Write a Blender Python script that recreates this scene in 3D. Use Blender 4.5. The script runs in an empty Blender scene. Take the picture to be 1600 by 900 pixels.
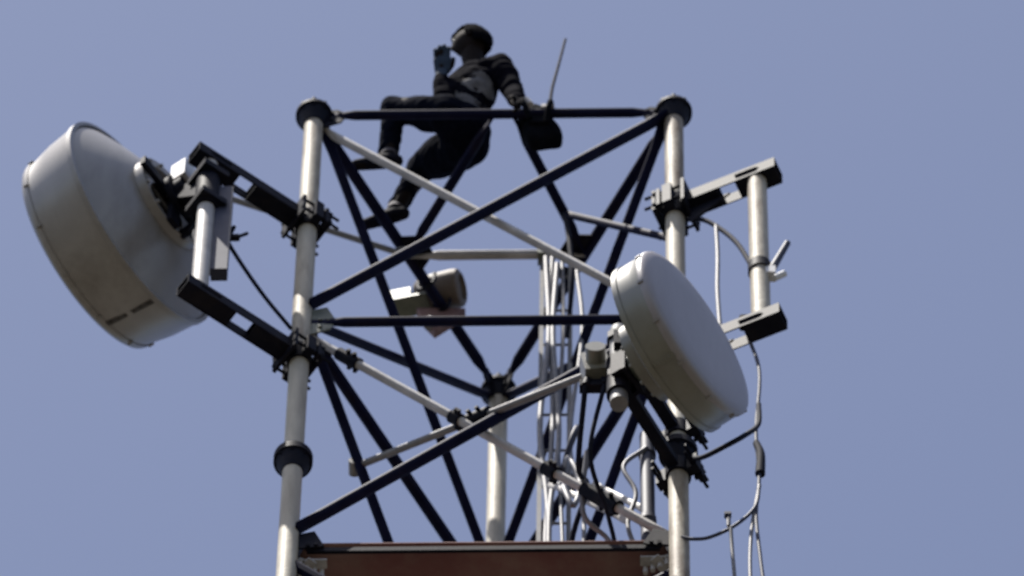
import bpy, bmesh, math, random
from mathutils import Vector, Matrix
random.seed(7)
R = math.radians
scn = bpy.context.scene
C = scn.collection

# ------------------------------------------------------------------ camera, sky, sun, exposure
ZT = 49.753                       # height of the tower's top ring above the ground
cam_d = bpy.data.cameras.new('camera')
cam = bpy.data.objects.new('camera', cam_d); C.objects.link(cam); scn.camera = cam
rr = Vector((0.99985097, 0.01488214, 0.00874978)); uu = Vector((0.00941744, -0.89495775, 0.4460515)); ff = Vector((-0.01446888, 0.44590262, 0.89496452))
m = Matrix((rr, uu, -ff)).transposed().to_4x4()
m.translation = Vector((0.85845684, -22.95321852, ZT - 48.15288684))
cam.matrix_world = m
cam_d.sensor_width = 36; cam_d.lens = 36 * 15768.45 / 1600
cam_d.clip_start = 0.5; cam_d.clip_end = 20000
cam_d.dof.use_dof = True; cam_d.dof.focus_distance = 41.0; cam_d.dof.aperture_fstop = 5.6

SUN_EL, SUN_AZ = 70.0, 234.0      # azimuth measured from +y clockwise (towards +x)
sdir = Vector((math.sin(R(SUN_AZ)) * math.cos(R(SUN_EL)), math.cos(R(SUN_AZ)) * math.cos(R(SUN_EL)), math.sin(R(SUN_EL))))
world = bpy.data.worlds.new('World'); scn.world = world; world.use_nodes = True
nt = world.node_tree; bg = nt.nodes['Background']
sky = nt.nodes.new('ShaderNodeTexSky'); sky.sky_type = 'NISHITA'; sky.sun_disc = False
sky.sun_elevation = R(SUN_EL); sky.sun_rotation = R(SUN_AZ)
sky.air_density = 1.0; sky.dust_density = 2.5; sky.ozone_density = 3.0; sky.altitude = 100
hs = nt.nodes.new('ShaderNodeHueSaturation')
hs.inputs['Hue'].default_value = 0.508; hs.inputs['Saturation'].default_value = 0.95; hs.inputs['Value'].default_value = 1.0
nt.links.new(sky.outputs[0], hs.inputs['Color']); nt.links.new(hs.outputs[0], bg.inputs[0])
bg.inputs[1].default_value = 0.09
sl = bpy.data.lights.new('sun', 'SUN'); sun = bpy.data.objects.new('sun', sl); C.objects.link(sun)
sl.energy = 5.0; sl.angle = R(0.5); sl.color = (1.0, 0.95, 0.88)
sun.rotation_euler = sdir.to_track_quat('Z', 'Y').to_euler(); sun.location = (0, 0, 80)
scn.view_settings.view_transform = 'Standard'; scn.view_settings.look = 'None'
scn.view_settings.gamma = 1; scn.view_settings.use_curve_mapping = False
scn.view_settings.exposure = 0.54

# ------------------------------------------------------------------ materials
def mat(name, c1, c2=None, scale=6, rough=0.6, metal=0.0, bump=0.0, dirt=None, dirt_amt=0.5, streak=False, spec=0.4):
    m = bpy.data.materials.new(name); m.use_nodes = True
    n = m.node_tree.nodes; l = m.node_tree.links; b = n['Principled BSDF']
    b.inputs['Roughness'].default_value = rough; b.inputs['Metallic'].default_value = metal
    b.inputs['Specular IOR Level'].default_value = spec
    tc = n.new('ShaderNodeTexCoord'); mp = n.new('ShaderNodeMapping'); l.new(tc.outputs['Object'], mp.inputs[0])
    if streak: mp.inputs['Scale'].default_value = (1, 1, 0.22)
    no = n.new('ShaderNodeTexNoise'); no.inputs['Scale'].default_value = scale; no.inputs['Detail'].default_value = 7
    no.inputs['Roughness'].default_value = 0.62
    l.new(mp.outputs[0], no.inputs[0])
    cr = n.new('ShaderNodeValToRGB'); cr.color_ramp.elements[0].position = 0.33; cr.color_ramp.elements[1].position = 0.68
    cr.color_ramp.elements[0].color = (*c1, 1); cr.color_ramp.elements[1].color = (*(c2 or c1), 1)
    l.new(no.outputs[0], cr.inputs[0]); out = cr.outputs[0]
    if dirt:
        n2 = n.new('ShaderNodeTexNoise'); n2.inputs['Scale'].default_value = scale * 0.55; n2.inputs['Detail'].default_value = 9
        n2.inputs['Roughness'].default_value = 0.7; l.new(mp.outputs[0], n2.inputs[0])
        c3 = n.new('ShaderNodeValToRGB'); c3.color_ramp.elements[0].position = 0.5; c3.color_ramp.elements[1].position = 0.66
        mu = n.new('ShaderNodeMath'); mu.operation = 'MULTIPLY'; mu.inputs[1].default_value = dirt_amt
        l.new(n2.outputs[0], c3.inputs[0]); l.new(c3.outputs[0], mu.inputs[0])
        mx = n.new('ShaderNodeMixRGB'); mx.inputs['Color2'].default_value = (*dirt, 1)
        l.new(mu.outputs[0], mx.inputs['Fac']); l.new(out, mx.inputs['Color1']); out = mx.outputs[0]
    l.new(out, b.inputs['Base Color'])
    if bump:
        bp = n.new('ShaderNodeBump'); bp.inputs['Strength'].default_value = bump; bp.inputs['Distance'].default_value = 0.01
        n3 = n.new('ShaderNodeTexNoise'); n3.inputs['Scale'].default_value = scale * 4; n3.inputs['Detail'].default_value = 5
        l.new(tc.outputs['Object'], n3.inputs[0]); l.new(n3.outputs[0], bp.inputs['Height']); l.new(bp.outputs[0], b.inputs['Normal'])
    return m

GALV = mat('galvanised_steel', (0.38, 0.345, 0.28), (0.60, 0.56, 0.46), 8, 0.62, 0.05, 0.2, (0.15, 0.105, 0.07), 0.9, True, spec=0.3)
GALV2 = mat('bright_galvanised_steel', (0.40, 0.385, 0.37), (0.58, 0.56, 0.54), 9, 0.55, 0.05, 0.1, (0.3, 0.28, 0.25), 0.4)
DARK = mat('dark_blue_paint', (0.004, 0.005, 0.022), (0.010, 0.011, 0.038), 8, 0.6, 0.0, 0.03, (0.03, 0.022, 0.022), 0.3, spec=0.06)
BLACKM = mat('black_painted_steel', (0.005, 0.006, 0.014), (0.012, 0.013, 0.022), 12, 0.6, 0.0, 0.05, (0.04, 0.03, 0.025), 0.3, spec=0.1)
SLATE = mat('slate_plastic', (0.035, 0.04, 0.07), (0.06, 0.065, 0.10), 10, 0.6)
LADM = mat('dull_zinc', (0.20, 0.20, 0.21), (0.28, 0.28, 0.28), 12, 0.6, 0.1)
GREENISH = mat('pale_green_zinc', (0.12, 0.135, 0.11), (0.19, 0.20, 0.16), 14, 0.5, 0.1, 0.1)
DISH = mat('weathered_grey_shroud', (0.29, 0.28, 0.265), (0.39, 0.375, 0.355), 3.0, 0.30, 0.0, 0.04, (0.12, 0.105, 0.085), 0.5, True, spec=0.9)
DISH2 = mat('olive_grey_shroud', (0.21, 0.21, 0.175), (0.28, 0.275, 0.235), 3.0, 0.32, 0.0, 0.04, (0.15, 0.135, 0.08), 0.5, True, spec=0.8)
RADOME = mat('pale_radome', (0.31, 0.29, 0.30), (0.38, 0.36, 0.365), 2.2, 0.35, 0.0, 0.03, (0.24, 0.22, 0.21), 0.5, True, spec=0.7)
BACKM = mat('reflector_back_grey', (0.27, 0.26, 0.25), (0.36, 0.35, 0.335), 2.5, 0.32, 0.0, 0.04, (0.13, 0.115, 0.10), 0.5, True, spec=0.8)
SEAM = mat('dark_seam', (0.06, 0.055, 0.05), (0.12, 0.11, 0.10), 8, 0.7)
WHITE = mat('white_cabinet_paint', (0.70, 0.70, 0.70), (0.80, 0.80, 0.80), 6, 0.4, 0.0, 0.0, (0.45, 0.42, 0.38), 0.3)
RUBBER = mat('black_cable_sheath', (0.010, 0.012, 0.024), (0.022, 0.025, 0.042), 20, 0.75, spec=0.1)
PALEC = mat('pale_cable_sheath', (0.17, 0.17, 0.19), (0.25, 0.25, 0.27), 20, 0.55)
RUST = mat('red_oxide_underside', (0.20, 0.13, 0.11), (0.34, 0.20, 0.17), 1.6, 0.75, 0.0, 0.15, (0.20, 0.055, 0.055), 0.7)
RUSTB = mat('rusty_bracket', (0.16, 0.09, 0.08), (0.28, 0.17, 0.15), 14, 0.7, 0.0, 0.15)
BROWN = mat('grey_brown_drum', (0.13, 0.105, 0.085), (0.19, 0.155, 0.125), 10, 0.6, 0.0, 0.1)
SKIN = mat('dark_skin', (0.010, 0.007, 0.007), (0.015, 0.010, 0.009), 25, 0.8, spec=0.15)
SHIRT = mat('black_cotton', (0.003, 0.003, 0.007), (0.007, 0.007, 0.012), 30, 0.95, spec=0.02)
SHIRT2 = mat('grey_print', (0.10, 0.10, 0.11), (0.19, 0.19, 0.20), 18, 0.9, spec=0.15)
TROUS = mat('dark_denim', (0.003, 0.004, 0.010), (0.007, 0.009, 0.018), 30, 0.95, spec=0.02)
SHOE = mat('black_shoe_leather', (0.004, 0.004, 0.010), (0.009, 0.009, 0.017), 20, 0.85, spec=0.15)
SOLE = mat('grey_shoe_collar', (0.08, 0.075, 0.09), (0.12, 0.11, 0.13), 20, 0.8)
HAIR = mat('black_hair', (0.002, 0.002, 0.004), (0.005, 0.005, 0.008), 40, 0.95, 0, 0.3, spec=0.02)
GLOVE = mat('slate_blue_glove', (0.018, 0.035, 0.065), (0.03, 0.052, 0.09), 20, 0.8)
EYE = mat('eye_white', (0.5, 0.5, 0.48), (0.55, 0.55, 0.52), 10, 0.3)
BAG = mat('black_nylon', (0.003, 0.004, 0.007), (0.009, 0.010, 0.014), 14, 0.9, 0, 0.2, spec=0.03)
GROUND = mat('dark_soil', (0.040, 0.034, 0.028), (0.06, 0.052, 0.042), 0.3, 0.95, 0, 0.2, (0.028, 0.038, 0.018), 0.8)

# ------------------------------------------------------------------ helpers
ORG = {}
def V(x, y, z): return Vector((x, y, z + ZT))          # tower frame: z = 0 at the top ring, y away from the photographer
def frame(d, up=None):
    d = d.normalized(); a = up or (Vector((0, 0, 1)) if abs(d.z) < 0.95 else Vector((1, 0, 0)))
    s = d.cross(a).normalized(); return d, s, s.cross(d).normalized()
def link(name, bm, ms, parent=None, smooth=True, bevel=0):
    me = bpy.data.meshes.new(name)
    org = ORG.get(parent.name if parent else None, Vector((0, 0, 0)))
    if bevel:
        bmesh.ops.bevel(bm, geom=[e for e in bm.edges if len(e.link_faces) == 2 and e.calc_face_angle(0) > 0.6], offset=bevel, segments=2, affect='EDGES', clamp_overlap=True)
    bmesh.ops.recalc_face_normals(bm, faces=bm.faces)
    bmesh.ops.translate(bm, verts=bm.verts, vec=-org)
    bm.to_mesh(me); bm.free()
    for x in (ms if isinstance(ms, (list, tuple)) else [ms]): me.materials.append(x)
    if smooth:
        me.polygons.foreach_set('use_smooth', [True] * len(me.polygons))
        me.set_sharp_from_angle(angle=R(38))
    o = bpy.data.objects.new(name, me); C.objects.link(o)
    if parent: o.parent = parent
    ORG[o.name] = org
    return o
def tag(o, label, cat, group=None):
    o['label'] = label; o['category'] = cat
    if group: o['group'] = group
    return o
def thing(name, loc, label, cat, group=None):
    o = bpy.data.objects.new(name, None); C.objects.link(o); o.location = loc; o.empty_display_size = 0.2
    ORG[o.name] = Vector(loc); return tag(o, label, cat, group)
def solo(name, bm, ms, loc, label, cat, group=None, **k):
    """a thing that is one mesh, with its origin at loc"""
    bmesh.ops.translate(bm, verts=bm.verts, vec=-Vector(loc))
    o = link(name, bm, ms, None, **k); o.location = loc; ORG[o.name] = Vector(loc)
    return tag(o, label, cat, group)
def tube(bm, a, b, r, r2=None, n=20, mi=0, cap=True):
    d, s, u = frame(b - a); r2 = r if r2 is None else r2
    rings = []
    for p, q in ((a, r), (b, r2)):
        rings.append([bm.verts.new(p + (s * math.cos(t) + u * math.sin(t)) * q) for t in [2 * math.pi * i / n for i in range(n)]])
    for i in range(n):
        f = bm.faces.new((rings[0][i], rings[0][(i + 1) % n], rings[1][(i + 1) % n], rings[1][i])); f.material_index = mi
    if cap:
        f = bm.faces.new(rings[0][::-1]); f.material_index = mi
        f = bm.faces.new(rings[1]); f.material_index = mi
    return bm
def flat_tube(bm, a, b, r, n=20, tip=0.09, up=None):
    """a pipe brace with its two ends pressed flat for bolting"""
    d, s, u = frame(b - a, up); L = (b - a).length
    prof = [(0, 1.25, 0.25), (tip * 0.7, 1.25, 0.25), (tip * 1.9, 1, 1), (L - tip * 1.9, 1, 1), (L - tip * 0.7, 1.25, 0.25), (L, 1.25, 0.25)]
    rings = [[bm.verts.new(a + d * t + s * math.cos(q) * r * ks + u * math.sin(q) * r * ku) for q in [2 * math.pi * i / n for i in range(n)]] for t, ku, ks in prof]
    for k in range(len(rings) - 1):
        for i in range(n): bm.faces.new((rings[k][i], rings[k][(i + 1) % n], rings[k + 1][(i + 1) % n], rings[k + 1][i]))
    bm.faces.new(rings[0][::-1]); bm.faces.new(rings[-1])
    return bm
def path(bm, pts, r, n=10, sub=8, mi=0):
    """smooth cable through points (Catmull-Rom)"""
    P = [pts[0] * 2 - pts[1]] + list(pts) + [pts[-1] * 2 - pts[-2]]; q = []
    for i in range(1, len(P) - 2):
        for k in range(sub):
            t = k / sub; a, b, c, d = P[i - 1], P[i], P[i + 1], P[i + 2]
            q.append(0.5 * ((2 * b) + (c - a) * t + (2 * a - 5 * b + 4 * c - d) * t * t + (3 * b - a - 3 * c + d) * t ** 3))
    q.append(pts[-1]); rings = []; s = None
    for i, p in enumerate(q):
        d = (q[min(i + 1, len(q) - 1)] - q[max(i - 1, 0)]).normalized()
        if s is None: _, s, _ = frame(d)
        s = (s - d * s.dot(d)).normalized(); u = s.cross(d)
        rr_ = r[0] + (r[1] - r[0]) * i / (len(q) - 1) if isinstance(r, tuple) else r
        rings.append([bm.verts.new(p + (s * math.cos(t) + u * math.sin(t)) * rr_) for t in [2 * math.pi * j / n for j in range(n)]])
    for k in range(len(rings) - 1):
        for i in range(n):
            f = bm.faces.new((rings[k][i], rings[k][(i + 1) % n], rings[k + 1][(i + 1) % n], rings[k + 1][i])); f.material_index = mi
    bm.faces.new(rings[0][::-1]); bm.faces.new(rings[-1])
    return bm
def lathe(bm, o, ax, prof, n=72, mi=0, up=None):
    """revolve (distance along axis, radius) about the axis through o"""
    d, s, u = frame(ax, up); rings = []
    for t, r in prof:
        if r < 1e-5: rings.append([bm.verts.new(o + d * t)]); continue
        rings.append([bm.verts.new(o + d * t + (s * math.cos(a) + u * math.sin(a)) * r) for a in [2 * math.pi * i / n for i in range(n)]])
    for A, B in zip(rings, rings[1:]):
        for i in range(n):
            j = (i + 1) % n
            if len(A) == 1 and len(B) == 1: continue
            if len(A) == 1: f = bm.faces.new((A[0], B[j], B[i]))
            elif len(B) == 1: f = bm.faces.new((A[i], A[j], B[0]))
            else: f = bm.faces.new((A[i], A[j], B[j], B[i]))
            f.material_index = mi
    return bm
def box(bm, c, ax, ay, az, sx, sy, sz, mi=0):
    """box at c with unit axes and full sizes"""
    vs = [bm.verts.new(c + ax * (i * sx / 2) + ay * (j * sy / 2) + az * (k * sz / 2)) for i in (-1, 1) for j in (-1, 1) for k in (-1, 1)]
    for q in ((0, 1, 3, 2), (4, 6, 7, 5), (0, 4, 5, 1), (2, 3, 7, 6), (0, 2, 6, 4), (1, 5, 7, 3)):
        f = bm.faces.new([vs[i] for i in q]); f.material_index = mi
    return bm
def extrude_profile(bm, a, b, prof, side, up):
    """extrude a closed 2-D profile (side, up) from a to b"""
    A = [bm.verts.new(a + side * x + up * y) for x, y in prof]; B = [bm.verts.new(b + side * x + up * y) for x, y in prof]
    n = len(prof)
    for i in range(n): bm.faces.new((A[i], A[(i + 1) % n], B[(i + 1) % n], B[i]))
    bm.faces.new(A[::-1]); bm.faces.new(B)
    return bm
def poly_plate(bm, pts, nrm, th):
    A = [bm.verts.new(p + nrm * th / 2) for p in pts]; B = [bm.verts.new(p - nrm * th / 2) for p in pts]; n = len(pts)
    bm.faces.new(A); bm.faces.new(B[::-1])
    for i in range(n): bm.faces.new((A[i], A[(i + 1) % n], B[(i + 1) % n], B[i]))
    return bm
def bolt(bm, p, d, r=0.012, L=0.03, n=6): return tube(bm, p - d * L / 2, p + d * L / 2, r, n=n)
NB = bmesh.new
X, Y, Z = Vector((1, 0, 0)), Vector((0, 1, 0)), Vector((0, 0, 1))

# ------------------------------------------------------------------ ground
bm = NB(); bmesh.ops.create_grid(bm, x_segments=40, y_segments=40, size=6000)
for v in bm.verts:
    v.co.z = -0.02 + (0.0 if v.co.length < 400 else 6 * math.sin(v.co.x * 0.0013) * math.sin(v.co.y * 0.0017))
g = link('ground', bm, GROUND); g['kind'] = 'structure'

# ------------------------------------------------------------------ lattice tower
W = 1.9; HY = W * math.sqrt(3) / 2; H = 2.434
CORN = {'L': (-W / 2, 0.0), 'R': (W / 2, 0.0), 'B': (0.0, HY)}
CEN = Vector((0, HY / 3, 0)); RL = 0.050
def node(k, n, dz=0.0): return V(CORN[k][0], CORN[k][1], -H * n + dz)
tower = thing('lattice_tower', (0, HY / 3, 0), 'triangular steel lattice tower with pale pipe legs and dark crossed braces, rising through the frame', 'tower')
FLZ = {'L': -3.97, 'R': -3.93, 'B': -3.95}
for k in 'LRB':
    x, y = CORN[k]
    bm = NB(); tube(bm, V(x, y, -ZT + 0.0), V(x, y, -0.012), RL, n=32)
    leg = link('leg', bm, GALV, tower)
    # top cap flange and the splice flanges, with stiffener fins below each
    for z in [-0.015, FLZ[k], FLZ[k] - 6, FLZ[k] - 12]:
        bm = NB(); tube(bm, V(x, y, z - 0.022), V(x, y, z + 0.002), 0.098, n=40)
        if z < -1: tube(bm, V(x, y, z + 0.005), V(x, y, z + 0.028), 0.098, n=40)
        tube(bm, V(x, y, z - 0.13), V(x, y, z - 0.0225), RL + 0.004, 0.088, n=40)
        for i in range(8):
            a = i * math.pi / 4; d = Vector((math.cos(a), math.sin(a), 0))
            bolt(bm, V(x, y, z) + d * 0.080, Z, 0.012, 0.075)
        link('flange', bm, BLACKM, leg)
def inset(a, b, ra, rb):
    d = (b - a).normalized(); return a + d * ra, b - d * rb
FACES = [('L', 'R'), ('L', 'B'), ('R', 'B')]
def outn(p, q):
    mid = (Vector((*CORN[p], 0)) + Vector((*CORN[q], 0))) / 2; return (mid - CEN).normalized()
MIDS = {}
for n in range(0, 3):
    for p, q in FACES:
        if n == 2 and p + q == 'LR': continue
        a, b = inset(node(p, n, -0.02), node(q, n, -0.02), RL * 0.9, RL * 0.9)
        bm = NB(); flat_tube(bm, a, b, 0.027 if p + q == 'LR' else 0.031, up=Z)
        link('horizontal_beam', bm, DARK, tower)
    for p, q in FACES:                                   # crossed braces of the panel below ring n
        if n == 2: break
        on = outn(p, q)
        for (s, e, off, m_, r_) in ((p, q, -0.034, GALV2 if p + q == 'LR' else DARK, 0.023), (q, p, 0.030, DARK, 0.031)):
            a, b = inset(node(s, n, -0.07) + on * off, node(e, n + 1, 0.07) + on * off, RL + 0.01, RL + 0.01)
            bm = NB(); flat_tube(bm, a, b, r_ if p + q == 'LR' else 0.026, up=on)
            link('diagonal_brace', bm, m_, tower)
    for k in 'LRB':                                      # gusset plates in the two faces that meet at the leg
        others = [c for c in 'LRB' if c != k]
        bm = NB(); nd = node(k, n, -0.01)
        for c in others:
            h = (Vector((*CORN[c], 0)) - Vector((*CORN[k], 0))).normalized(); nn = h.cross(Z)
            q0 = nd + h * (RL - 0.004)
            up_, dn_ = (0.05, 0.16) if n == 0 else (0.15, 0.15)
            if n == 2: dn_ = 0.02
            poly_plate(bm, [q0 + Z * up_ * 0.8, q0 + h * 0.08 + Z * up_, q0 + h * 0.13 - Z * 0.0, q0 + h * 0.10 - Z * dn_ * 0.6, q0 - Z * dn_], nn, 0.010)
            for t, z in ((0.05, 0.0), (0.09, 0.0), (0.05, -dn_ * 0.5)):
                bolt(bm, q0 + h * t + Z * z, nn, 0.011, 0.035)
        link('gusset_plate', bm, GREENISH if (k == 'L' and n == 1) else BLACKM, tower)
# plan bracing inside the top ring: an inner triangle between the beams' midpoints
def mid(p, q, n, dz=0.0): return (node(p, n, dz) + node(q, n, dz)) / 2
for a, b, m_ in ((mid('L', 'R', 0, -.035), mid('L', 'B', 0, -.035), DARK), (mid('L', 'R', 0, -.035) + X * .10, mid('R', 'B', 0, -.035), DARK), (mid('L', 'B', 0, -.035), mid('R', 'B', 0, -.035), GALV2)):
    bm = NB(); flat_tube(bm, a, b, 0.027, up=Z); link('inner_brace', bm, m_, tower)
for p, q in (('L', 'B'), ('R', 'B')):
    c = mid(p, q, 0, -.035); h = (node(q, 0) - node(p, 0)).normalized()
    bm = NB(); poly_plate(bm, [c - h * .13, c + h * .13, c + h * .06 - outn(p, q) * .13, c - h * .06 - outn(p, q) * .13], Z, 0.010)
    for t in (-.08, 0, .08): bolt(bm, c + h * t - outn(p, q) * 0.04, Z, .012, .04)
    link('gusset_plate', bm, BLACKM, tower)
# thin tie from the inner brace down to the right leg
bm = NB(); flat_tube(bm, V(.362, .57, -.06), V(.95, .06, -1.42), 0.020); link('tie_bar', bm, DARK, tower)
# deck: triangular plate on joists, seen from underneath
zd = -2 * H + 0.02
bm = NB()
def tri(s, z): return [V(CEN.x + (CORN[k][0] - CEN.x) * s, CEN.y + (CORN[k][1] - CEN.y) * s, z) for k in 'LRB']
P = tri(0.90, zd + .02)
def cut_tri(z, ins=.02, cc=.075):
    T = [Vector((*CORN[k], 0)) for k in 'LRB']; o_ = []
    for i in range(3):
        a_, b_, c_ = T[i - 1], T[i], T[(i + 1) % 3]; inn = (CEN - b_).normalized()
        o_ += [b_ + (a_ - b_).normalized() * cc + inn * ins, b_ + (c_ - b_).normalized() * cc + inn * ins]
    return [V(q.x, q.y, z) for q in o_]
P6 = cut_tri(zd + .02); poly_plate(bm, P6, Z, 0.008)
deck = link('platform_deck', bm, RUST, tower, smooth=False)
for i, (a, b) in enumerate(((0, 1), (1, 2), (2, 0))):
    Q = cut_tri(zd - .035); A, B = Q[2 * a + 1], Q[(2 * b) % 6]; d = (B - A).normalized(); inn = Z.cross(d)
    bm = NB(); extrude_profile(bm, A, B, [(0, -.022), (.018, -.022), (.018, -.016), (.008, -.016), (.008, .016), (0, .016)], inn, Z)
    link('edge_angle', bm, BLACKM if i == 0 else RUST, deck, smooth=False)
for t in (0.3, 0.62):
    y = P[0].y + (P[2].y - P[0].y) * t; hw = (P[1].x - P[0].x) / 2 * (1 - t)
    bm = NB(); extrude_profile(bm, Vector((-hw, y, zd + ZT - .03)), Vector((hw, y, zd + ZT - .03)), [(0, -.03), (.05, -.03), (.05, -.023), (.007, -.023), (.007, .04), (0, .04)], Y, Z)
    link('joist', bm, RUST, deck, smooth=False)
for s, x0 in ((1, -.84), (-1, .84)):                    # bolted pale corner cleats of the deck
    bm = NB()
    box(bm, V(x0, .06, zd - .095), X, Y, Z, .16, .05, .012); box(bm, V(x0 - s * .04, .10, zd - .11), (X + Y * .8 * s).normalized(), (Y - X * .8 * s).normalized(), Z, .05, .17, .012)
    for i in range(4): tube(bm, V(x0 + s * (i * .035 - .05), .05 + .015 * i, zd - .16), V(x0 + s * (i * .035 - .05), .05 + .015 * i, zd - .07), .013, n=6)
    link('corner_cleat', bm, GALV2, deck, bevel=.002)
# the shaft below the deck, outside the picture
bm = NB()
for n in range(2, 19):
    for p, q in FACES:
        if n > 2: tube(bm, node(p, n), node(q, n), .03, n=8)
        tube(bm, node(p, n, -.16), node(q, n + 1, .06), .028, n=8); tube(bm, node(q, n, -.16) - outn(p, q) * .06, node(p, n + 1, .06) - outn(p, q) * .06, .028, n=8)
link('lower_bracing', bm, DARK, tower)
CONC = mat('concrete', (.3, .29, .27), (.38, .37, .34), 4, .9)
for k in 'LRB':
    bm = NB(); tube(bm, Vector((*CORN[k], -.3)), Vector((*CORN[k], .25)), .35, .3, n=24); link('concrete_footing', bm, CONC, tower)

# ------------------------------------------------------------------ antenna mounts
def channel_arm(t, a, b, w, h, slots, m_=BLACKM):
    """box arm made of two facing channels with oblong slots between them; open below"""
    d, s, u = frame(b - a, Z)
    bm = NB(); L = (b - a).length; th = .007
    cuts = [0] + [x for sl in slots for x in sl] + [L]
    for sg in (-1, 1):
        extrude_profile(bm, a + s * sg * w / 2, b + s * sg * w / 2, [(0, -h / 2), (0, h / 2), (-sg * th, h / 2), (-sg * th, -h / 2)], s, u)
    for k in range(0, len(cuts) - 1, 2):
        c0, c1 = cuts[k], cuts[k + 1]; cc = a + d * (c0 + c1) / 2
        for z in (1, -1): box(bm, cc + u * z * (h / 2 - th / 2 - .001), d, s, u, c1 - c0, w - 2 * th - .001, th)
    return link('arm', bm, m_, t, smooth=False)
def leg_clamp(t, x, y, z, out, name='leg_clamp', m_=BLACKM, h=.12):
    """two half shells round the leg, ears and threaded rods"""
    s = out.cross(Z); c = V(x, y, z); bm = NB()
    tube(bm, c - Z * h / 2, c + Z * h / 2, RL + .014, n=24)
    for sg in (1, -1):
        box(bm, c + s * sg * (RL + .038), s, out, Z, .055, .05, h)
        box(bm, c + s * sg * (RL + .038) - out * .05, s, out, Z, .045, .02, h * .9)
        for q in (1, -1):
            tube(bm, c + s * sg * (RL + .042) - out * .13 + Z * q * h * .3, c + s * sg * (RL + .042) + out * .10 + Z * q * h * .3, .009, n=8)
            tube(bm, c + s * sg * (RL + .042) - out * .085 + Z * q * h * .3, c + s * sg * (RL + .042) - out * .063 + Z * q * h * .3, .018, n=6)
    return link(name, bm, m_, t, bevel=.003)
def ubolt(bm, c, out, r):
    s = out.cross(Z); pts = [c + s * math.cos(a) * (r + .008) + out * math.sin(a) * (r + .008) for a in [math.pi * i / 8 for i in range(9)]]
    pts = [c + s * (r + .008) - out * .10] + pts + [c - s * (r + .008) - out * .10]
    path(bm, pts, .007, n=6, sub=3)

# left mount
GM = 'pipe mounting frames clamped to the tower legs'
ml = thing('antenna_mount', V(-.95, 0, -2.88), 'black two-armed steel mount on the left tower leg, carrying the big dish', 'antenna mount', GM)
PLx, PLy = -1.445, -.365
dl = (Vector((PLx, PLy, 0)) - Vector((-.95, 0, 0))).normalized()
for z, sl in ((-1.33, [(.30, .40)]), (-2.86, [(.24, .36)])):
    a = V(-.95, 0, z) - dl * (-.055); b = V(PLx, PLy, z) + dl * .10
    channel_arm(ml, a, b, .105, .085, sl)
    leg_clamp(ml, -.95, 0, z, dl, h=.14 if z < -2 else .16)
    bm = NB(); c = V(-.95, 0, z) + dl * .085; box(bm, c, dl, dl.cross(Z), Z, .018, .20, .18)
    box(bm, V(-.95, 0, z) - dl * .075, dl, dl.cross(Z), Z, .016, .20, .13)
    link('backing_plate', bm, BLACKM, ml, bevel=.003)
bm = NB(); tube(bm, V(PLx, PLy, -2.895), V(PLx, PLy, -1.30), .045, n=28)
link('mounting_pipe', bm, GALV2, ml)
for z in (-1.33, -2.86):
    bm = NB(); ubolt(bm, V(PLx, PLy, z), dl, .045); link('pipe_clamp', bm, BLACKM, ml)

# right mount, its pipe still empty
mr = thing('antenna_mount', V(.95, 0, -2.85), 'black two-armed steel mount on the right tower leg, its pale pipe left empty', 'antenna mount', GM)
PRx, PRy = 1.375, -.18
dr = (Vector((PRx, PRy, 0)) - Vector((.95, 0, 0))).normalized()
for z, sl in ((-1.20, [(.20, .30)]), (-2.88, [(.17, .32)])):
    a = V(.95, 0, z) + dr * .055; b = V(PRx, PRy, z) + dr * .12
    channel_arm(mr, a, b, .11, .10, sl)
    leg_clamp(mr, .95, 0, z, dr, h=.2)
    bm = NB(); box(bm, V(.95, 0, z) + dr * .085, dr, dr.cross(Z), Z, .018, .21, .24)
    box(bm, V(.95, 0, z) - dr * .080, dr, dr.cross(Z), Z, .018, .20, .22)
    link('backing_plate', bm, BLACKM, mr, bevel=.003)
    bm = NB(); q0 = V(.95, 0, z - .05) + dr * .09
    poly_plate(bm, [q0, q0 + dr * .22, q0 - Z * .17], dr.cross(Z), .012); link('arm_web', bm, BLACKM, mr, smooth=False)
bm = NB(); tube(bm, V(PRx, PRy, -2.92), V(PRx, PRy, -1.17), .050, n=28); link('mounting_pipe', bm, GALV, mr)
for z in (-1.20, -2.88):
    bm = NB(); ubolt(bm, V(PRx, PRy, z), dr, .05); link('pipe_clamp', bm, BLACKM, mr)
bm = NB(); tube(bm, V(PRx, PRy, -2.30), V(PRx, PRy, -2.22), .060, n=28)
link('pipe_clamp', bm, BLACKM, mr)

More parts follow.
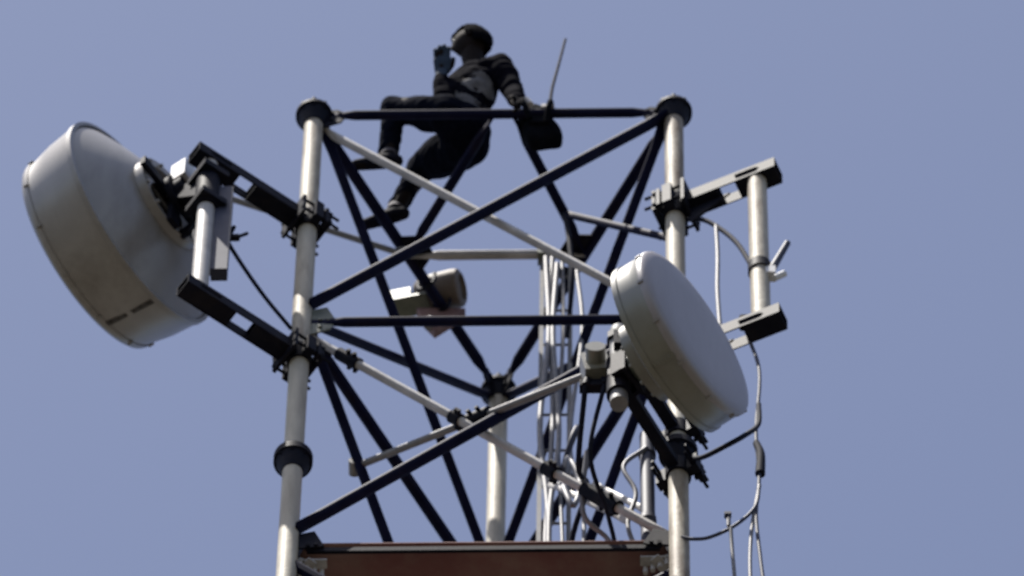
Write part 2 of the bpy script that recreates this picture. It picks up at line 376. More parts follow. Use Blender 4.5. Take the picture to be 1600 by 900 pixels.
# ------------------------------------------------------------------ microwave dishes
def dish(hub, n, Rd, rr_, zback, zsh, zfr, label, sh_m, front_m, back_m, loc, taper):
    """hub: centre of the rear mounting ring; n: pointing direction; zback: ring -> rim; zsh: rim -> end of shroud"""
    t = thing('microwave_dish', loc, label, 'dish antenna', 'microwave dishes on the tower')
    s = n.cross(Z).normalized(); u = s.cross(n).normalized()
    # parabolic reflector back
    prof = [(0.0, rr_ * 0.55), (0.01, rr_)]
    for i in range(1, 13):
        k = i / 12; r = rr_ + (Rd - .012 - rr_) * k; prof.append((.01 + (zback - .012) * (k ** 1.25), r))
    bm = NB(); lathe(bm, hub, n, prof, 96); rb = link('reflector', bm, back_m, t)
    # rim lip + shroud
    bm = NB(); lathe(bm, hub + n * zback, n, [(-.014, Rd - .014), (-.014, Rd + .007), (.014, Rd + .007), (.016, Rd)], 96)
    link('rim', bm, back_m, t)
    bm = NB(); lathe(bm, hub + n * (zback + .016), n, [(0, Rd), (zsh * .5, Rd - taper * .35), (zsh * .93, Rd - taper), (zsh * .97, Rd - taper + .004), (zsh, Rd - taper)], 96)
    sh = link('shroud', bm, sh_m, t)
    # overlap strip along the shroud where the sheet is joined
    for a in (R(-72), R(118)):
        dd = s * math.cos(a) + u * math.sin(a); tt = n.cross(dd)
        bm = NB(); c0 = hub + n * (zback + .02) + dd * (Rd + .002); c1 = hub + n * (zback + zsh) + dd * (Rd - taper + .003)
        ax = (c1 - c0); L = ax.length; ax.normalize(); box(bm, (c0 + c1) / 2, ax, tt, ax.cross(tt), L, .030, .008)
        for i in range(6): bolt(bm, c0 + ax * L * (i + .5) / 6, dd, .007, .02)
        link('joint_strip', bm, SEAM if sh_m is DISH else sh_m, sh)
    # radome: rounded edge and a gently bulged membrane
    z0 = zback + .016 + zsh; rf = Rd - taper
    bm = NB(); lathe(bm, hub + n * z0, n, [(-.02, rf + .006), (0, rf + .007), (zfr * .35, rf), (zfr * .6, rf * .97), (zfr * .8, rf * .90), (zfr * .93, rf * .6), (zfr, 0)], 96)
    link('radome', bm, front_m, t)
    for i in range(12):
        a = i * math.pi / 6 + .2; dd = s * math.cos(a) + u * math.sin(a)
        bm = NB(); box(bm, hub + n * (z0 - .012) + dd * (rf + .010), n, n.cross(dd), dd, .030, .016, .010)
        link('radome_clip', bm, BACKM, t)
    # rear mounting ring
    bm = NB(); lathe(bm, hub, n, [(-.035, rr_ - .03), (-.04, rr_ + .012), (.012, rr_ + .012), (.012, rr_ - .03), (-.035, rr_ - .03)], 72)
    for i in range(12):
        a = i * math.pi / 6; dd = s * math.cos(a) + u * math.sin(a); bolt(bm, hub + dd * (rr_ - .008) - n * .045, n, .011, .02)
    link('mounting_ring', bm, back_m, t)
    return t, s, u
GD = None
nl = Vector((-.82, .57, 0)).normalized()
hubL = V(-1.672, -.16, -1.41)
dL, sL, uL = dish(hubL, nl, .600, .25, .18, .30, .05, 'large weathered grey drum dish at the far left, seen from behind with sunlit top edge', DISH, DISH, BACKM, hubL, .045)
# rear frame: cross plate, pivot tube, azimuth bracket down to the pipe
bm = NB()
box(bm, hubL - nl * .055, sL, uL, nl, .56, .07, .03); box(bm, hubL - nl * .055, sL, uL, nl, .07, .56, .03)
link('rear_frame', bm, BLACKM, dL, bevel=.004)
bm = NB(); lathe(bm, hubL - nl * .07, -nl, [(0, .12), (.03, .12), (.03, .085), (.08, .085), (.08, 0)], 40); link('feed_hub', bm, BLACKM, dL)
pvt = V(PLx, PLy, -1.68)
bm = NB()
box(bm, (hubL - nl * .10 + pvt) / 2 - Z * .02, (pvt - hubL + nl * .10).normalized(), (pvt - hubL).normalized().cross(Z).normalized(), ((pvt - hubL).normalized().cross(Z)).cross((pvt - hubL).normalized()).normalized(), (pvt - hubL).length - .05, .09, .10)
tube(bm, pvt - Z * .20, pvt + Z * .20, .062, n=24)
for z in (.16, -.16): box(bm, pvt + Z * z, dl, dl.cross(Z), Z, .15, .16, .05)
link('azimuth_bracket', bm, BLACKM, dL, bevel=.004)
bm = NB(); box(bm, pvt - Z * .42 + X * .088 + Y * .03, X, Y, Z, .085, .07, .95)
link('bracket_plate', bm, SLATE, dL, bevel=.004)
bm = NB(); e0 = hubL - nl * .06 - uL * .22 + sL * .1; tube(bm, e0, pvt - Z * .12, .016, n=10); tube(bm, e0 + nl * .03, e0 - nl * .05, .028, n=12)
link('elevation_rod', bm, BLACKM, dL)
bm = NB(); bc = hubL - nl * .13 + uL * .13 + sL * -.02
box(bm, bc, sL, uL, nl, .13, .17, .09); link('radio_unit', bm, WHITE, dL, bevel=.012)
bm = NB(); bc = hubL - nl * .15 + sL * .13 - uL * .02
box(bm, bc, sL, uL, nl, .11, .15, .10)
for i in range(6): box(bm, bc - nl * .055 + uL * (i * .024 - .06), sL, uL, nl, .10, .006, .03)
link('radio_heat_sink', bm, BLACKM, dL, bevel=.003)
bm = NB(); path(bm, [bc - uL * .08, bc - uL * .18 - nl * .05, V(-1.50, -.33, -2.1), V(-1.40, -.30, -2.5)], .009); link('jumper_cable', bm, RUBBER, dL)

# side stay of the left dish: from the ring's top to the middle of the tower's left beam
GS = 'side stays of the dishes'
a = hubL + uL * .27 - nl * .03; b = V(-.50, .78, -.10); bm = NB()
a = hubL + uL * .40 + nl * .05; tube(bm, a, b, .017, n=12)
for p_ in (a, b): tube(bm, p_ - Y * .03, p_ + Y * .03, .03, n=12)
solo('stay_rod', bm, LADM, b, 'long thin grey stay from the large left dish to the top ring', 'stay rod', GS)

nr = Vector((.83, -.56, 0)).normalized()
faceR = V(1.045, -.775, -4.13)
hubR = faceR - nr * (.10 + .016 + .14 + .02)
dR, sR, uR = dish(hubR, nr, .457, .20, .10, .14, .04, 'smaller pale grey dish at the lower right, its round front facing right', DISH2, RADOME, DISH2, hubR, .0)
pipe = hubR - nr * .185
bm = NB(); lathe(bm, hubR - nr * .02, -nr, [(0, .12), (.03, .12), (.03, .08), (.09, .08), (.09, 0)], 40); link('feed_hub', bm, GREENISH, dR)
bm = NB(); box(bm, pipe + nr * .085, sR, uR, nr, .18, .24, .02); box(bm, pipe + nr * .05 + sR * .075, sR, uR, nr, .02, .20, .08); box(bm, pipe + nr * .05 - sR * .075, sR, uR, nr, .02, .20, .08)
tube(bm, pipe - Z * .18, pipe + Z * .18, .062, n=24)
link('azimuth_bracket', bm, BLACKM, dR, bevel=.004)
bm = NB(); bc = pipe - X * .115 + Z * .22 + Y * .06
box(bm, bc, (X + Z * .15).normalized(), Y, (Z - X * .15).normalized(), .13, .11, .18)
tube(bm, bc - Y * .13, bc + Y * .02, .05, n=20)
link('radio_unit', bm, DISH2, dR, bevel=.022)
bm = NB(); tube(bm, bc - Z * .11 - X * .04, bc - Z * .17 - X * .05, .02, n=12); tube(bm, bc - Z * .11 + X * .04, bc - Z * .16 + X * .05, .02, n=12); box(bm, bc - Z * .14 + Y * .02, X, Y, Z, .16, .05, .06)
link('cable_gland', bm, BLACKM, dR)
bm = NB(); box(bm, pipe + X * .02 + Z * .30 - Y * .05, X, Y, Z, .09, .07, .14); link('radio_heat_sink', bm, BLACKM, dR, bevel=.01)

# pipe and clamp arms that hold the right dish to its leg
mr2 = thing('antenna_mount', V(.95, 0, -4.0), 'short black clamp mount behind the smaller right dish, holding it to the right leg', 'antenna mount', GM)
bm = NB(); tube(bm, Vector((pipe.x, pipe.y, pipe.z - .27)), Vector((pipe.x, pipe.y, pipe.z + .52)), .045, n=24); link('mounting_pipe', bm, LADM, mr2)
for z in (-3.72, -4.13):
    a = V(.95, 0, z); b = Vector((pipe.x, pipe.y, z + ZT)); d = (b - a).normalized()
    bm = NB(); extrude_profile(bm, a + d * .05, b + d * .06, [(-.03, -.03), (.03, -.03), (.03, .03), (-.03, .03)], d.cross(Z), Z); link('arm', bm, BLACKM, mr2, bevel=.004)
    leg_clamp(mr2, .95, 0, z, d, h=.12)
    bm = NB(); ubolt(bm, b, d, .045); link('pipe_clamp', bm, BLACKM, mr2)
a = hubR - nr * .03 + uR * .12; b = V(-.675, .477, -3.13); bm = NB(); tube(bm, a, b, .019, n=12)
for p_ in (a, b): tube(bm, p_ - Y * .04, p_ + Y * .04, .032, n=12)
solo('stay_rod', bm, LADM, b, 'thin grey stay crossing inside the tower to the smaller right dish', 'stay rod', GS)

# ------------------------------------------------------------------ small gear on the steelwork
# drum unit with its bracket on the left beam of the top ring
du = thing('drum_unit', V(-.32, 1.10, .05), 'small grey-brown drum on a pale green and reddish bracket, inside the tower', 'drum unit')
ax = Vector((.93, -.25, -.12)).normalized(); c = V(-.31, 1.12, .13); k9 = .86
bm = NB(); lathe(bm, c, ax, [(a_ * k9, b_ * k9) for a_, b_ in [(-.15, 0), (-.15, .075), (-.11, .115), (.10, .125), (.135, .12), (.15, .10), (.15, .085), (.125, .08), (.125, 0)]], 48); link('drum', bm, BROWN, du)
bm = NB(); box(bm, c - ax * .22 + Z * -.02, ax, ax.cross(Z).normalized(), Z, .13, .07, .15); box(bm, c - ax * .17 - Z * .10, ax, ax.cross(Z).normalized(), Z, .22, .12, .02)
link('mounting_plate', bm, GREENISH, du, bevel=.01)
bm = NB(); q = V(-.33, 1.16, -.03); poly_plate(bm, [q + X * -.10, q + X * .16 - Z * .01, q + X * .10 - Z * .13, q + X * .00 - Z * .27, q - X * .06 - Z * .14], Y, .05); link('foot_bracket', bm, RUSTB, du, bevel=.006)
bm = NB(); tube(bm, V(-.36, 1.13, -.26), V(-.35, 1.15, -.17), .028, .035, n=14); link('cable_gland', bm, PALEC, du)
bm = NB(); hb = (node('B', 0) - node('L', 0)).normalized()
for t in (-.09, .07):
    bm = NB(); cc = V(-.33, 1.073, -.02) + hb * t
    path(bm, [cc + Z * .07 + hb.cross(Z) * .05, cc - Z * .02 + hb.cross(Z) * .045, cc - Z * .05, cc - Z * .02 - hb.cross(Z) * .045, cc + Z * .07 - hb.cross(Z) * .05], .010, n=8, sub=5)
    link('beam_clamp', bm, BLACKM, du)

# cable ladder hung from the inner brace, with feeders
lad = thing('cable_ladder', V(.33, .84, -4.83), 'thin pale cable ladder hanging down inside the tower', 'cable ladder')
for x in (.245, .395):
    bm = NB(); extrude_profile(bm, V(x, .85, -4.82), V(x, .85, .0), [(-.012, -.018), (.012, -.018), (.012, .018), (-.012, .018)], X, Y); link('rail', bm, LADM, lad, smooth=False)
for i in range(12):
    z = -.25 - i * .40; bm = NB(); tube(bm, V(.257, .85, z), V(.383, .85, z), .008, n=8); link('rung', bm, LADM, lad)
bm = NB(); box(bm, V(.245, .83, -.03), X, Y, Z, .05, .08, .09); link('hanger_clamp', bm, GREENISH, lad, bevel=.008)
bm = NB(); box(bm, V(.33, .875, -.14), (X - Z * .4).normalized(), Y, (Z + X * .4).normalized(), .16, .05, .05); link('cable_clamp', bm, BLACKM, lad, bevel=.01)

GC = 'feeder cables running down the tower'
def cable(pts, r, m_, label, group=GC):
    bm = NB(); path(bm, [V(*p) for p in pts], r); return solo('cable', bm, m_, V(*pts[0]), label, 'cable', group)
cable([(.30, .81, -.05), (.29, .80, -.8), (.31, .81, -2.0), (.28, .80, -3.4), (.30, .81, -4.82)], .014, PALEC, 'pale feeder cable on the hanging cable ladder, left of its pair')
cable([(.35, .81, -.10), (.36, .80, -1.0), (.34, .81, -2.2), (.37, .80, -3.6), (.35, .81, -4.82)], .011, PALEC, 'pale feeder cable on the hanging cable ladder, right of its pair')
cable([(.365, .57, -.03), (.385, .56, -.30), (.398, .56, -.52), (.41, .60, -.80), (.38, .78, -1.1)], .014, RUBBER, 'short dark cable dropping from the right inner brace of the top ring')
bcx = pipe - V(0, 0, 0)
cable([(pipe.x - .165, pipe.y + .06, pipe.z - ZT + .06), (.46, -.1, -4.25), (.50, .15, -4.0), (.42, .35, -4.2), (.36, .7, -4.6), (.33, .8, -4.82)], .014, RUBBER, 'dark looped cable behind the smaller right dish')
cable([(pipe.x - .07, pipe.y + .06, pipe.z - ZT + .07), (.52, -.3, -4.5), (.60, .0, -4.55), (.64, .15, -4.7), (.60, .25, -4.84)], .012, RUBBER, 'dark cable sagging from the smaller right dish to the deck')
cable([(.36, .8, -2.55), (.44, .6, -2.5), (.42, .5, -2.75), (.37, .62, -2.9), (.40, .8, -2.7)], .012, SLATE, 'small coil of grey cable on the hanging cable ladder')
for k, (x0, y0, am, r_) in enumerate(((.265, .80, .020, .016), (.325, .79, -.018, .015), (.43, .78, .03, .012))):
    cable([(x0, y0, -.12 - .1 * k), (x0 + am, y0 - .02, -1.1), (x0 - am, y0, -2.1 - .1 * k), (x0 + am * 1.5, y0 - .01, -3.2), (x0, y0, -4.82)], r_, PALEC,
          ['thick pale cable beside the left rail of the cable ladder', 'thick pale cable wavering down the middle of the cable ladder', 'slim pale cable hanging just outside the right rail of the cable ladder'][k])
cable([(.375, .82, -2.60), (.40, .40, -3.20), (.46, .35, -3.55), (.43, .33, -3.85), (.38, .36, -3.60), (.38, .60, -3.1), (.30, .82, -2.7)], .014, PALEC, 'pale oval cable loop left of the smaller right dish')
cable([(.50, -.05, -4.00), (.48, .1, -4.35), (.60, .2, -4.45), (.68, .22, -4.70), (.60, .25, -4.84)], .013, PALEC, 'pale cable dropping in a bend from the smaller right dish bracket to the deck')
cable([(.795, .06, -3.75), (.68, .06, -3.95), (.74, .08, -4.2), (.70, .1, -4.5), (.77, .12, -4.84)], .012, PALEC, 'pale cable waving down close beside the slate conduit')
cable([(.34, .82, -3.6), (.31, .55, -4.1), (.40, .4, -4.45), (.36, .35, -4.65), (.50, .3, -4.60), (.45, .35, -4.84)], .012, RUBBER, 'dark tangled cable end above the middle of the deck')
for t_, off in ((.0, 0), (.5, 1)):
    bm = NB(); p0 = V(.30 + off * .22, .62 - off * .1, -3.05 - off * .2); p1 = V(.70 + off * .10, .18, -4.3 + off * .1); flat_tube(bm, p0, p1, .017)
    solo('cable_support', bm, GALV2, p0, ['pale thin support bar slanting from the cable ladder down towards the deck', 'pale thin support bar close behind the smaller right dish'][off], 'support bar', 'thin support bars for the cables')
cable([(1.20, -.078, -4.868), (1.205, -.05, -5.05), (1.215, -.02, -5.4), (1.20, 0, -5.9), (1.22, 0, -6.8), (1.0, .05, -7.4)], .010, PALEC, 'pale cable hanging at the bottom edge, nearer the right leg')
cable([(1.345, -.09, -4.45), (1.30, -.07, -4.9), (1.29, -.06, -5.4), (1.32, -.05, -6.0), (1.30, 0, -7.0), (1.0, .06, -8.0)], .010, PALEC, 'pale cable hanging at the bottom edge, close beside the wavy dark one')
# feeders hanging outside the right leg
cable([(1.31, -.10, -2.86), (1.36, -.12, -3.3), (1.335, -.10, -3.9), (1.345, -.09, -4.35), (1.325, -.08, -4.75), (1.34, -.08, -5.2), (1.37, -.06, -5.9), (1.36, 0, -7.0), (1.0, .08, -9.0)], .0095, SLATE, 'long wavy dark cable hanging in the air outside the right leg')
bm = NB(); path(bm, [V(1.335, -.10, -4.02), V(1.355, -.10, -4.15), V(1.35, -.09, -4.33)], (.018, .026)); solo('cable_boot', bm, RUBBER, V(1.335, -.10, -4.02), 'dark weatherproof sleeve on the long cable outside the right leg', 'cable boot')
cable([(.96, -.045, -4.90), (1.02, -.05, -4.93), (1.10, -.06, -4.93), (1.22, -.08, -4.85), (1.32, -.09, -4.68), (1.345, -.09, -4.45)], .009, SLATE, 'thin dark cable curving from the right leg up to the wavy hanging cable')
bm = NB(); tube(bm, V(1.19, -.08, -4.86), V(1.19, -.08, -4.74), .011, n=10); box(bm, V(1.187, -.08, -4.74), X, Y, Z, .035, .03, .03)
solo('cable_tie', bm, SLATE, V(1.19, -.08, -4.86), 'small dark clip on the cable curving beside the right leg', 'cable clip', bevel=.004)
cable([(.99, -.03, -4.02), (1.06, -.14, -4.25), (1.18, -.26, -4.36), (1.28, -.28, -4.28), (1.345, -.22, -4.05), (1.35, -.20, -3.8)], .013, RUBBER, 'short dark cable curving up past the bottom rim of the smaller right dish')
cable([(1.02, -.02, -1.35), (1.10, -.05, -1.42), (1.19, -.08, -1.60), (1.27, -.12, -1.85), (1.335, -.16, -2.18)], .013, RUBBER, 'dark cable curving from the right leg to the empty pipe')
cable([(1.16, -.07, -1.52), (1.165, -.075, -1.9), (1.16, -.08, -2.3), (1.17, -.08, -2.75)], .012, PALEC, 'thin pale cable hanging straight down behind the empty pipe of the right mount')
cable([(-1.37, -.30, -1.95), (-1.30, -.24, -2.12), (-1.15, -.12, -2.36), (-1.00, -.03, -2.58)], .011, RUBBER, 'thin dark cable slanting from the large dish mount to the left leg')
bm = NB(); q = V(-1.33, -.27, -2.02); box(bm, q, X, Y, Z, .12, .03, .035); tube(bm, q, q + V(.03, -.02, .09) - V(0, 0, 0), .012, n=8); tube(bm, q + X * .04, q + X * .10 + Z * .05, .010, n=8)
solo('cable_clip', bm, BLACKM, q, 'small black cable clip beside the large dish mount', 'cable clip', bevel=.004)
bm = NB(); tube(bm, V(.80, .10, -4.82), V(.795, .10, -3.55), .036, n=20)
for z in (-3.75, -4.45): tube(bm, V(.797, .10, z - .02), V(.797, .10, z + .02), .044, n=20)
solo('conduit', bm, SLATE, V(.80, .10, -4.82), 'upright slate grey conduit standing on the deck just inside the right leg', 'conduit')
# clamp-on antenna stub on the empty pipe
an = thing('stub_antenna', V(1.375, -.18, -2.30), 'short dark stub antenna tilted off the empty pipe of the right mount', 'antenna')
bm = NB(); tube(bm, V(1.42, -.19, -2.34), V(1.52, -.21, -2.02), .022, .017, n=14); link('stub', bm, SLATE, an)
bm = NB(); box(bm, V(1.425, -.19, -2.33), X, Y, Z, .06, .06, .07); tube(bm, V(1.45, -.2, -2.40), V(1.50, -.2, -2.35), .018, n=10); link('stub_clamp', bm, WHITE, an, bevel=.005)
bm = NB(); box(bm, V(1.31, -.16, -2.82), X, Y, Z, .09, .07, .06); tube(bm, V(1.26, -.16, -2.84), V(1.36, -.16, -2.80), .018, n=8)
solo('clamp', bm, BLACKM, V(1.31, -.16, -2.82), 'small black clamp at the foot of the empty pipe of the right mount', 'clamp', bevel=.006)
# clamps on the light braces
GK = 'dark clamps on the steel braces'
def brace_clamp(p, d, L, r, label):
    d = d.normalized(); bm = NB(); tube(bm, p - d * L / 2, p + d * L / 2, r, n=14); 
    bolt(bm, p + Z * 0.0, frame(d)[1], .012, r * 3.2); bolt(bm, p + d * L * .3, frame(d)[1], .012, r * 3.2)
    solo('clamp', bm, BLACKM, p, label, 'clamp', GK)
def on_br(t, z0=-H - .07, z1=-2 * H + .07): return V(-W / 2 + W * t, .034, z0 + (z1 - z0) * t)
bd = on_br(1) - on_br(0)
brace_clamp(on_br(.13), bd, .16, .034, 'dark clamp at the upper left end of the lower pale brace')
brace_clamp(on_br(.67), bd, .09, .038, 'small dark clamp midway along the lower pale brace')
brace_clamp(on_br(.80), bd, .26, .040, 'long dark clamp near the lower right end of the pale brace')
def strut_pt(t): return b.lerp(a, t)
brace_clamp(strut_pt(.42), a - b, .20, .040, 'dark clamp on the stay crossing inside the tower')
q = V(-.17, .3, -3.25); bm = NB(); box(bm, q, X, Y, Z, .10, .05, .05); bolt(bm, q, Z, .014, .12)
brace_clamp(on_br(.42) , bd, .07, .036, 'small dark clamp left of the crossing of the two lower braces'); bm.free()

# ------------------------------------------------------------------ bag and whip antenna on the top beam
bag = thing('backpack', V(.22, 0, -.2), 'bulky black bag slung over the top beam to the right of the person', 'bag')
bm = NB(); bmesh.ops.create_uvsphere(bm, u_segments=28, v_segments=18, radius=1)
for v in bm.verts:
    c_ = v.co.copy(); e = .72
    v.co = Vector([math.copysign(abs(k) ** e, k) for k in c_])
    n_ = .06 * math.sin(5 * c_.x + 2 * c_.z) + .05 * math.sin(7 * c_.z + 3 * c_.y)
    v.co *= 1 + n_
    v.co = Vector((v.co.x * (.095 - .012 * v.co.z), v.co.y * .075, v.co.z * .20))
    v.co = Matrix.Rotation(R(-14), 3, 'Y') @ v.co + V(.235, .085, -.02)
link('bag_body', bm, BAG, bag)
bm = NB(); path(bm, [V(.17, .04, .13), V(.15, -.045, .05), V(.16, -.06, -.03), V(.19, -.01, -.10)], .016); path(bm, [V(.30, .05, .10), V(.30, -.045, .03), V(.29, -.05, -.05), V(.28, .0, -.12)], .016)
link('strap', bm, BAG, bag)
bm = NB(); box(bm, V(.24, .015, -.06), X, Y, Z, .11, .04, .13); link('pocket', bm, BAG, bag, bevel=.015)
bm = NB(); tube(bm, V(.19, -.02, .045), V(.165, -.03, .085), .022, n=14); link('buckle', bm, GALV2, bag)
wa = thing('whip_antenna', V(.29, 0, 0), 'thin grey whip antenna leaning slightly from the top beam beside the black bag', 'antenna')
bm = NB(); path(bm, [V(.295, 0, .06), V(.305, -.01, .25), V(.335, -.02, .50), V(.375, -.03, .84)], (.010, .007)); link('rod', bm, RUBBER, wa)
bm = NB(); tube(bm, V(.290, -.0, .02), V(.295, 0, .09), .028, .018, n=16); box(bm, V(.285, 0, .012), X, Y, Z, .07, .07, .03); link('base', bm, GALV2, wa)

# ------------------------------------------------------------------ person
def fuse(name, caps, voxel, smooth=6, wrinkle=0.0):
    """tapered capsules (p, r, q, r2) fused into one continuous surface"""
    bm = NB()
    for p, r0, q, r1 in caps:
        d, s, u = frame(q - p); L = (q - p).length; n = 20
        prof = [(-r0 * math.cos(a), r0 * math.sin(a)) for a in [math.pi / 2 * k / 5 for k in range(6)]] + [(L + r1 * math.sin(a), r1 * math.cos(a)) for a in [math.pi / 2 * k / 5 for k in range(6)]]
        lathe(bm, p, q - p, prof, n)
    me = bpy.data.meshes.new(name); bmesh.ops.recalc_face_normals(bm, faces=bm.faces); bm.to_mesh(me); bm.free()
    o = bpy.data.objects.new(name + '_tmp', me); C.objects.link(o)
    md = o.modifiers.new('r', 'REMESH'); md.mode = 'VOXEL'; md.voxel_size = voxel
    sm = o.modifiers.new('s', 'SMOOTH'); sm.iterations = smooth; sm.factor = .5
    bpy.context.view_layer.update(); dg = bpy.context.evaluated_depsgraph_get()
    m2 = bpy.data.meshes.new_from_object(o.evaluated_get(dg)); bm = NB(); bm.from_mesh(m2)
    bpy.data.objects.remove(o); bpy.data.meshes.remove(me); bpy.data.meshes.remove(m2)
    if wrinkle:
        bm.normal_update()
        from mathutils import noise
        for v in bm.verts:
            q = v.co; v.co = v.co + v.normal * wrinkle * (noise.noise(q * 9) + .6 * noise.noise(Vector((q.x * 14, q.y * 14, q.z * 30))))
    return bm
PL_, CH, NK = V(-.17, .19, .21), V(-.10, .11, .52), V(-.115, .075, .70)
HD = V(-.135, .02, .900)
SHl, SHr = V(.025, .03, .63), V(-.19, .13, .62)          # arm down to the beam / raised arm
ELl, WRl = V(.105, .045, .34), V(.112, -.005, .115)
ELr, WRr = V(-.275, .06, .32), V(-.285, .03, .53)
HPa, KNa, ANa = V(-.25, .12, .22), V(-.55, .20, .475), V(-.565, .32, .13)
HPb, KNb, ANb = V(-.15, .27, .20), V(-.40, .53, .44), V(-.535, .64, .13)
pts = []; edg = []
def add(p, r, frm=None):
    pts.append((tuple(p), r)); i = len(pts) - 1
    if frm is not None: edg.append((frm, i))
    return i
def hand(wi, w, d, nrm, side, curl, spread=1.0):
    """palm, four fingers and a thumb growing from wrist vertex wi; d along the hand, nrm palm normal, side towards the thumb"""
    d.normalize(); side = (side - d * side.dot(d)).normalized(); nrm = d.cross(side) * (1 if d.cross(side).dot(nrm) > 0 else -1)
    pc = add(w + d * .045, (.032, .018), wi)
    ends = []
    for k, (off, L) in enumerate(((.028, .070), (.010, .080), (-.009, .074), (-.027, .058))):
        q = w + d * .085 + side * off; i = add(q, .0105, pc); ang = 0; p_ = q
        for sgm, f in enumerate((.45, .32, .23)):
            ang += curl * (.5 + .4 * sgm); dd = (d * math.cos(ang) + nrm * math.sin(ang) + side * off * 3 * spread).normalized()
            p_ = p_ + dd * L * f; i = add(p_, .0092 - .0008 * sgm, i)
    t0 = add(w + d * .022 + side * .030, .013, pc); t1 = add(w + d * .050 + side * .052 + nrm * .012, .0110, t0); add(w + d * .078 + side * .060 + nrm * .028, .0095, t1)
i0 = add(PL_, (.135, .11)); i1 = add(PL_.lerp(CH, .5), (.115, .09), i0); i2 = add(CH, (.135, .10), i1); i3 = add(CH.lerp(NK, .65), (.085, .075), i2); i4 = add(NK, .055, i3)
i5 = add(NK.lerp(HD, .6), .062, i4)
s = add(SHl, .060, i3); e = add(ELl, .040, s); w = add(WRl, .027, e); hand(w, WRl, Vector((.02, -.01, -.10)), Vector((-.6, .9, 0)), Vector((-.2, -1, 0)), .38)
s = add(SHr, .060, i3); e = add(ELr, .040, s); w = add(WRr, .028, e); hand(w, WRr, Vector((0, -.55, .82)), Vector((.3, -.9, 0)), Vector((.95, .1, 0)), .03, .3)
for HP, KN, AN, td in ((HPa, KNa, ANa, Vector((-.95, .03, -.16))), (HPb, KNb, ANb, Vector((-.9, .2, -.12)))):
    h = add(HP, .10, i0); md_ = add(HP.lerp(KN, .55), .078, h); k = add(KN, .058, md_); cf = add(KN.lerp(AN, .35), .056, k); a_ = add(AN, .036, cf)
    t = add(AN + td.normalized() * .09 - Z * .045, .034, a_); add(AN + td.normalized() * .17 - Z * .062, .026, t)
def graph(pts, edg):
    g_ = lambda r: (r[0] + r[1]) / 2 if isinstance(r, tuple) else r
    return [(Vector(pts[a][0]), g_(pts[a][1]), Vector(pts[b][0]), g_(pts[b][1])) for a, b in edg]
bm = fuse('person', graph(pts, edg), .0055, 3)
# head: an ellipsoid pushed into a skull, jaw, nose, brow and ears
fwd = Vector((-.97, .18, -.10)).normalized(); sd = fwd.cross(Z).normalized(); up = sd.cross(fwd).normalized()
hb_ = NB(); bmesh.ops.create_uvsphere(hb_, u_segments=40, v_segments=28, radius=1)
for v in hb_.verts:
    x, y, z = v.co                                        # x forward, y side, z up
    fx, fy, fz = x * .098, y * .076, z * .115
    if z < 0: fy *= 1 + z * .28; fx = fx * (1 + z * .18) + (.012 * -z if x > 0 else .0)
    if x > .75:
        fx += .022 * math.exp(-((y / .16) ** 2) - (((z + .12) / .22) ** 2))        # nose
        fx += .006 * math.exp(-((y / .35) ** 2) - (((z + .48) / .10) ** 2))        # lips
        fx -= .006 * math.exp(-(((abs(y) - .38) / .18) ** 2) - (((z - .10) / .12) ** 2))   # eye sockets
        fx += .005 * math.exp(-((z - .27) / .10) ** 2)                              # brow
    v.co = HD + fwd * fx + sd * fy + up * fz
for sg in (1, -1):
    bmesh.ops.create_uvsphere(hb_, u_segments=12, v_segments=8, radius=1, matrix=Matrix.Translation(HD + sd * sg * .075 - up * .008 - fwd * .005) @ Matrix((fwd * .020, sd * .010, up * .032)).transposed().to_4x4())
tmp = bpy.data.meshes.new('t'); hb_.to_mesh(tmp); hb_.free(); bm.from_mesh(tmp); bpy.data.meshes.remove(tmp)
person = solo('person', bm, SKIN, V(-.17, .19, 0), 'person in dark clothes perched high on the top beam with one hand raised', 'person')
bm = NB()
for sg in (1, -1): bmesh.ops.create_uvsphere(bm, u_segments=12, v_segments=8, radius=.011, matrix=Matrix.Translation(HD + fwd * .083 + sd * sg * .030 + up * .013))
link('eyes', bm, EYE, person)
bm = NB(); bmesh.ops.create_uvsphere(bm, u_segments=36, v_segments=24, radius=1)
bmesh.ops.delete(bm, geom=[v for v in bm.verts if (v.co.z < -.70) or (v.co.x > .30 and v.co.z < .42) or (v.co.x > -.05 and v.co.z < -.15)], context='VERTS')
for v in bm.verts:
    x, y, z = v.co; j = 1 + .035 * math.sin(17 * x + 5 * y) * math.sin(13 * y + 9 * z)
    v.co = HD + (fwd * x * .107 + sd * y * .092 + up * z * .150) * j + up * .008 - fwd * .004
gm = bmesh.ops.solidify(bm, geom=list(bm.faces), thickness=.012)
link('hair', bm, HAIR, person)
def limb(name, lst, m_, root=0, parent=person):
    global pts, edg
    pts = []; edg = []
    for p, r, f in lst: add(p, r, f)
    b_ = fuse(name, graph(pts, edg), .011, 5, 0.0 if name in ('glove', 'shoe') else .012)
    return link(name, b_, m_, parent)
limb('shirt', [(PL_ + Z * .02, (.138, .125), None), (PL_.lerp(CH, .5), (.118, .10), 0), (CH, (.132, .11), 1), (CH.lerp(NK, .62), (.098, .084), 2), (NK + Z * -.01, .066, 3),
     (SHl, .076, 3), (ELl, .056, 5), (ELl.lerp(WRl, .85), .042, 6), (SHr, .078, 3), (ELr, .058, 8), (ELr.lerp(WRr, .85), .042, 9)], SHIRT)
shirt = bpy.data.objects['shirt']; shirt.data.materials.append(SHIRT2)
from mathutils import noise as _n
q0 = CH + Vector((.01, -.08, -.10)) - ORG[shirt.name]
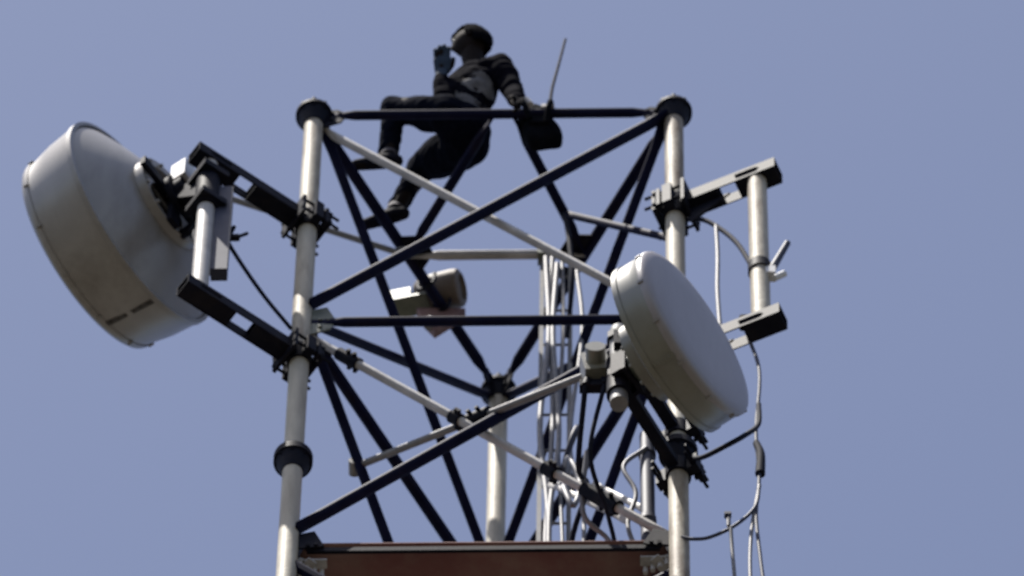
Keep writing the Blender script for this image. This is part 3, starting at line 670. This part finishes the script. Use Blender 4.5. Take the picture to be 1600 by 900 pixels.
for f in shirt.data.polygons:                            # faded print across the chest and a paler stripe at the waist
    d = f.center - q0; k = _n.noise(f.center * 16) * .5
    if f.normal.y < .1 and ((d.x / .085) ** 2 + (d.z / .07) ** 2 < 1 + k or abs(d.z + .16 + .5 * d.x + .03 * k) < .035 and abs(d.x) < .12): f.material_index = 1
limb('trousers', [(PL_, (.155, .13), None), (HPa, .112, 0), (HPa.lerp(KNa, .6), .084, 1), (KNa, .068, 2), (KNa.lerp(ANa, .4), .064, 3), (ANa + Z * .04, .054, 4),
     (HPb + Z * -.01, .125, 0), (HPb.lerp(KNb, .55), .115, 6), (KNb, .082, 7), (KNb.lerp(ANb, .4), .062, 8), (ANb + Z * .05, .050, 9)], TROUS)
for AN, td in ((ANa, Vector((-.95, .03, -.10))), (ANb, Vector((-.9, .2, -.12)))):
    td.normalize(); b_pts = [(AN + Z * .0 - td * .0, (.044, .044), None), (AN - Z * .045 + td * .0, (.046, .040), 0), (AN + td * .09 - Z * .052, (.046, .034), 1), (AN + td * .175 - Z * .062, (.038, .026), 2), (AN - td * .045 - Z * .052, (.040, .032), 1)]
    sh = limb('shoe', b_pts, SHOE, root=1)
    bm = NB(); tube(bm, AN - Z * .005, AN + Z * .035, .050, .047, n=24); link('sock', bm, SOLE, person)
gd = Vector((0, -.55, .82)).normalized(); gx = Vector((1, 0, 0))
caps = [(WRr - Z * .04, .034, WRr + gd * .01, .034)]
for k, (off, L) in enumerate(((.030, .078), (.011, .092), (-.009, .086), (-.028, .066))):
    kn = WRr + gd * .09 + gx * off; tip = kn + gd * L + gx * off * .25; mdp = kn.lerp(tip, .5) - Y * -.006
    caps += [(WRr + gd * .02 + gx * off * .5, .024, kn, .018), (kn, .0145, mdp, .0135), (mdp, .0135, tip, .0115)]
caps += [(WRr + gd * .03 + gx * .03, .020, WRr + gd * .065 + gx * .055, .0155), (WRr + gd * .065 + gx * .055, .0155, WRr + gd * .10 + gx * .062, .013)]
link('glove', fuse('glove', caps, .0045, 3), GLOVE, person)
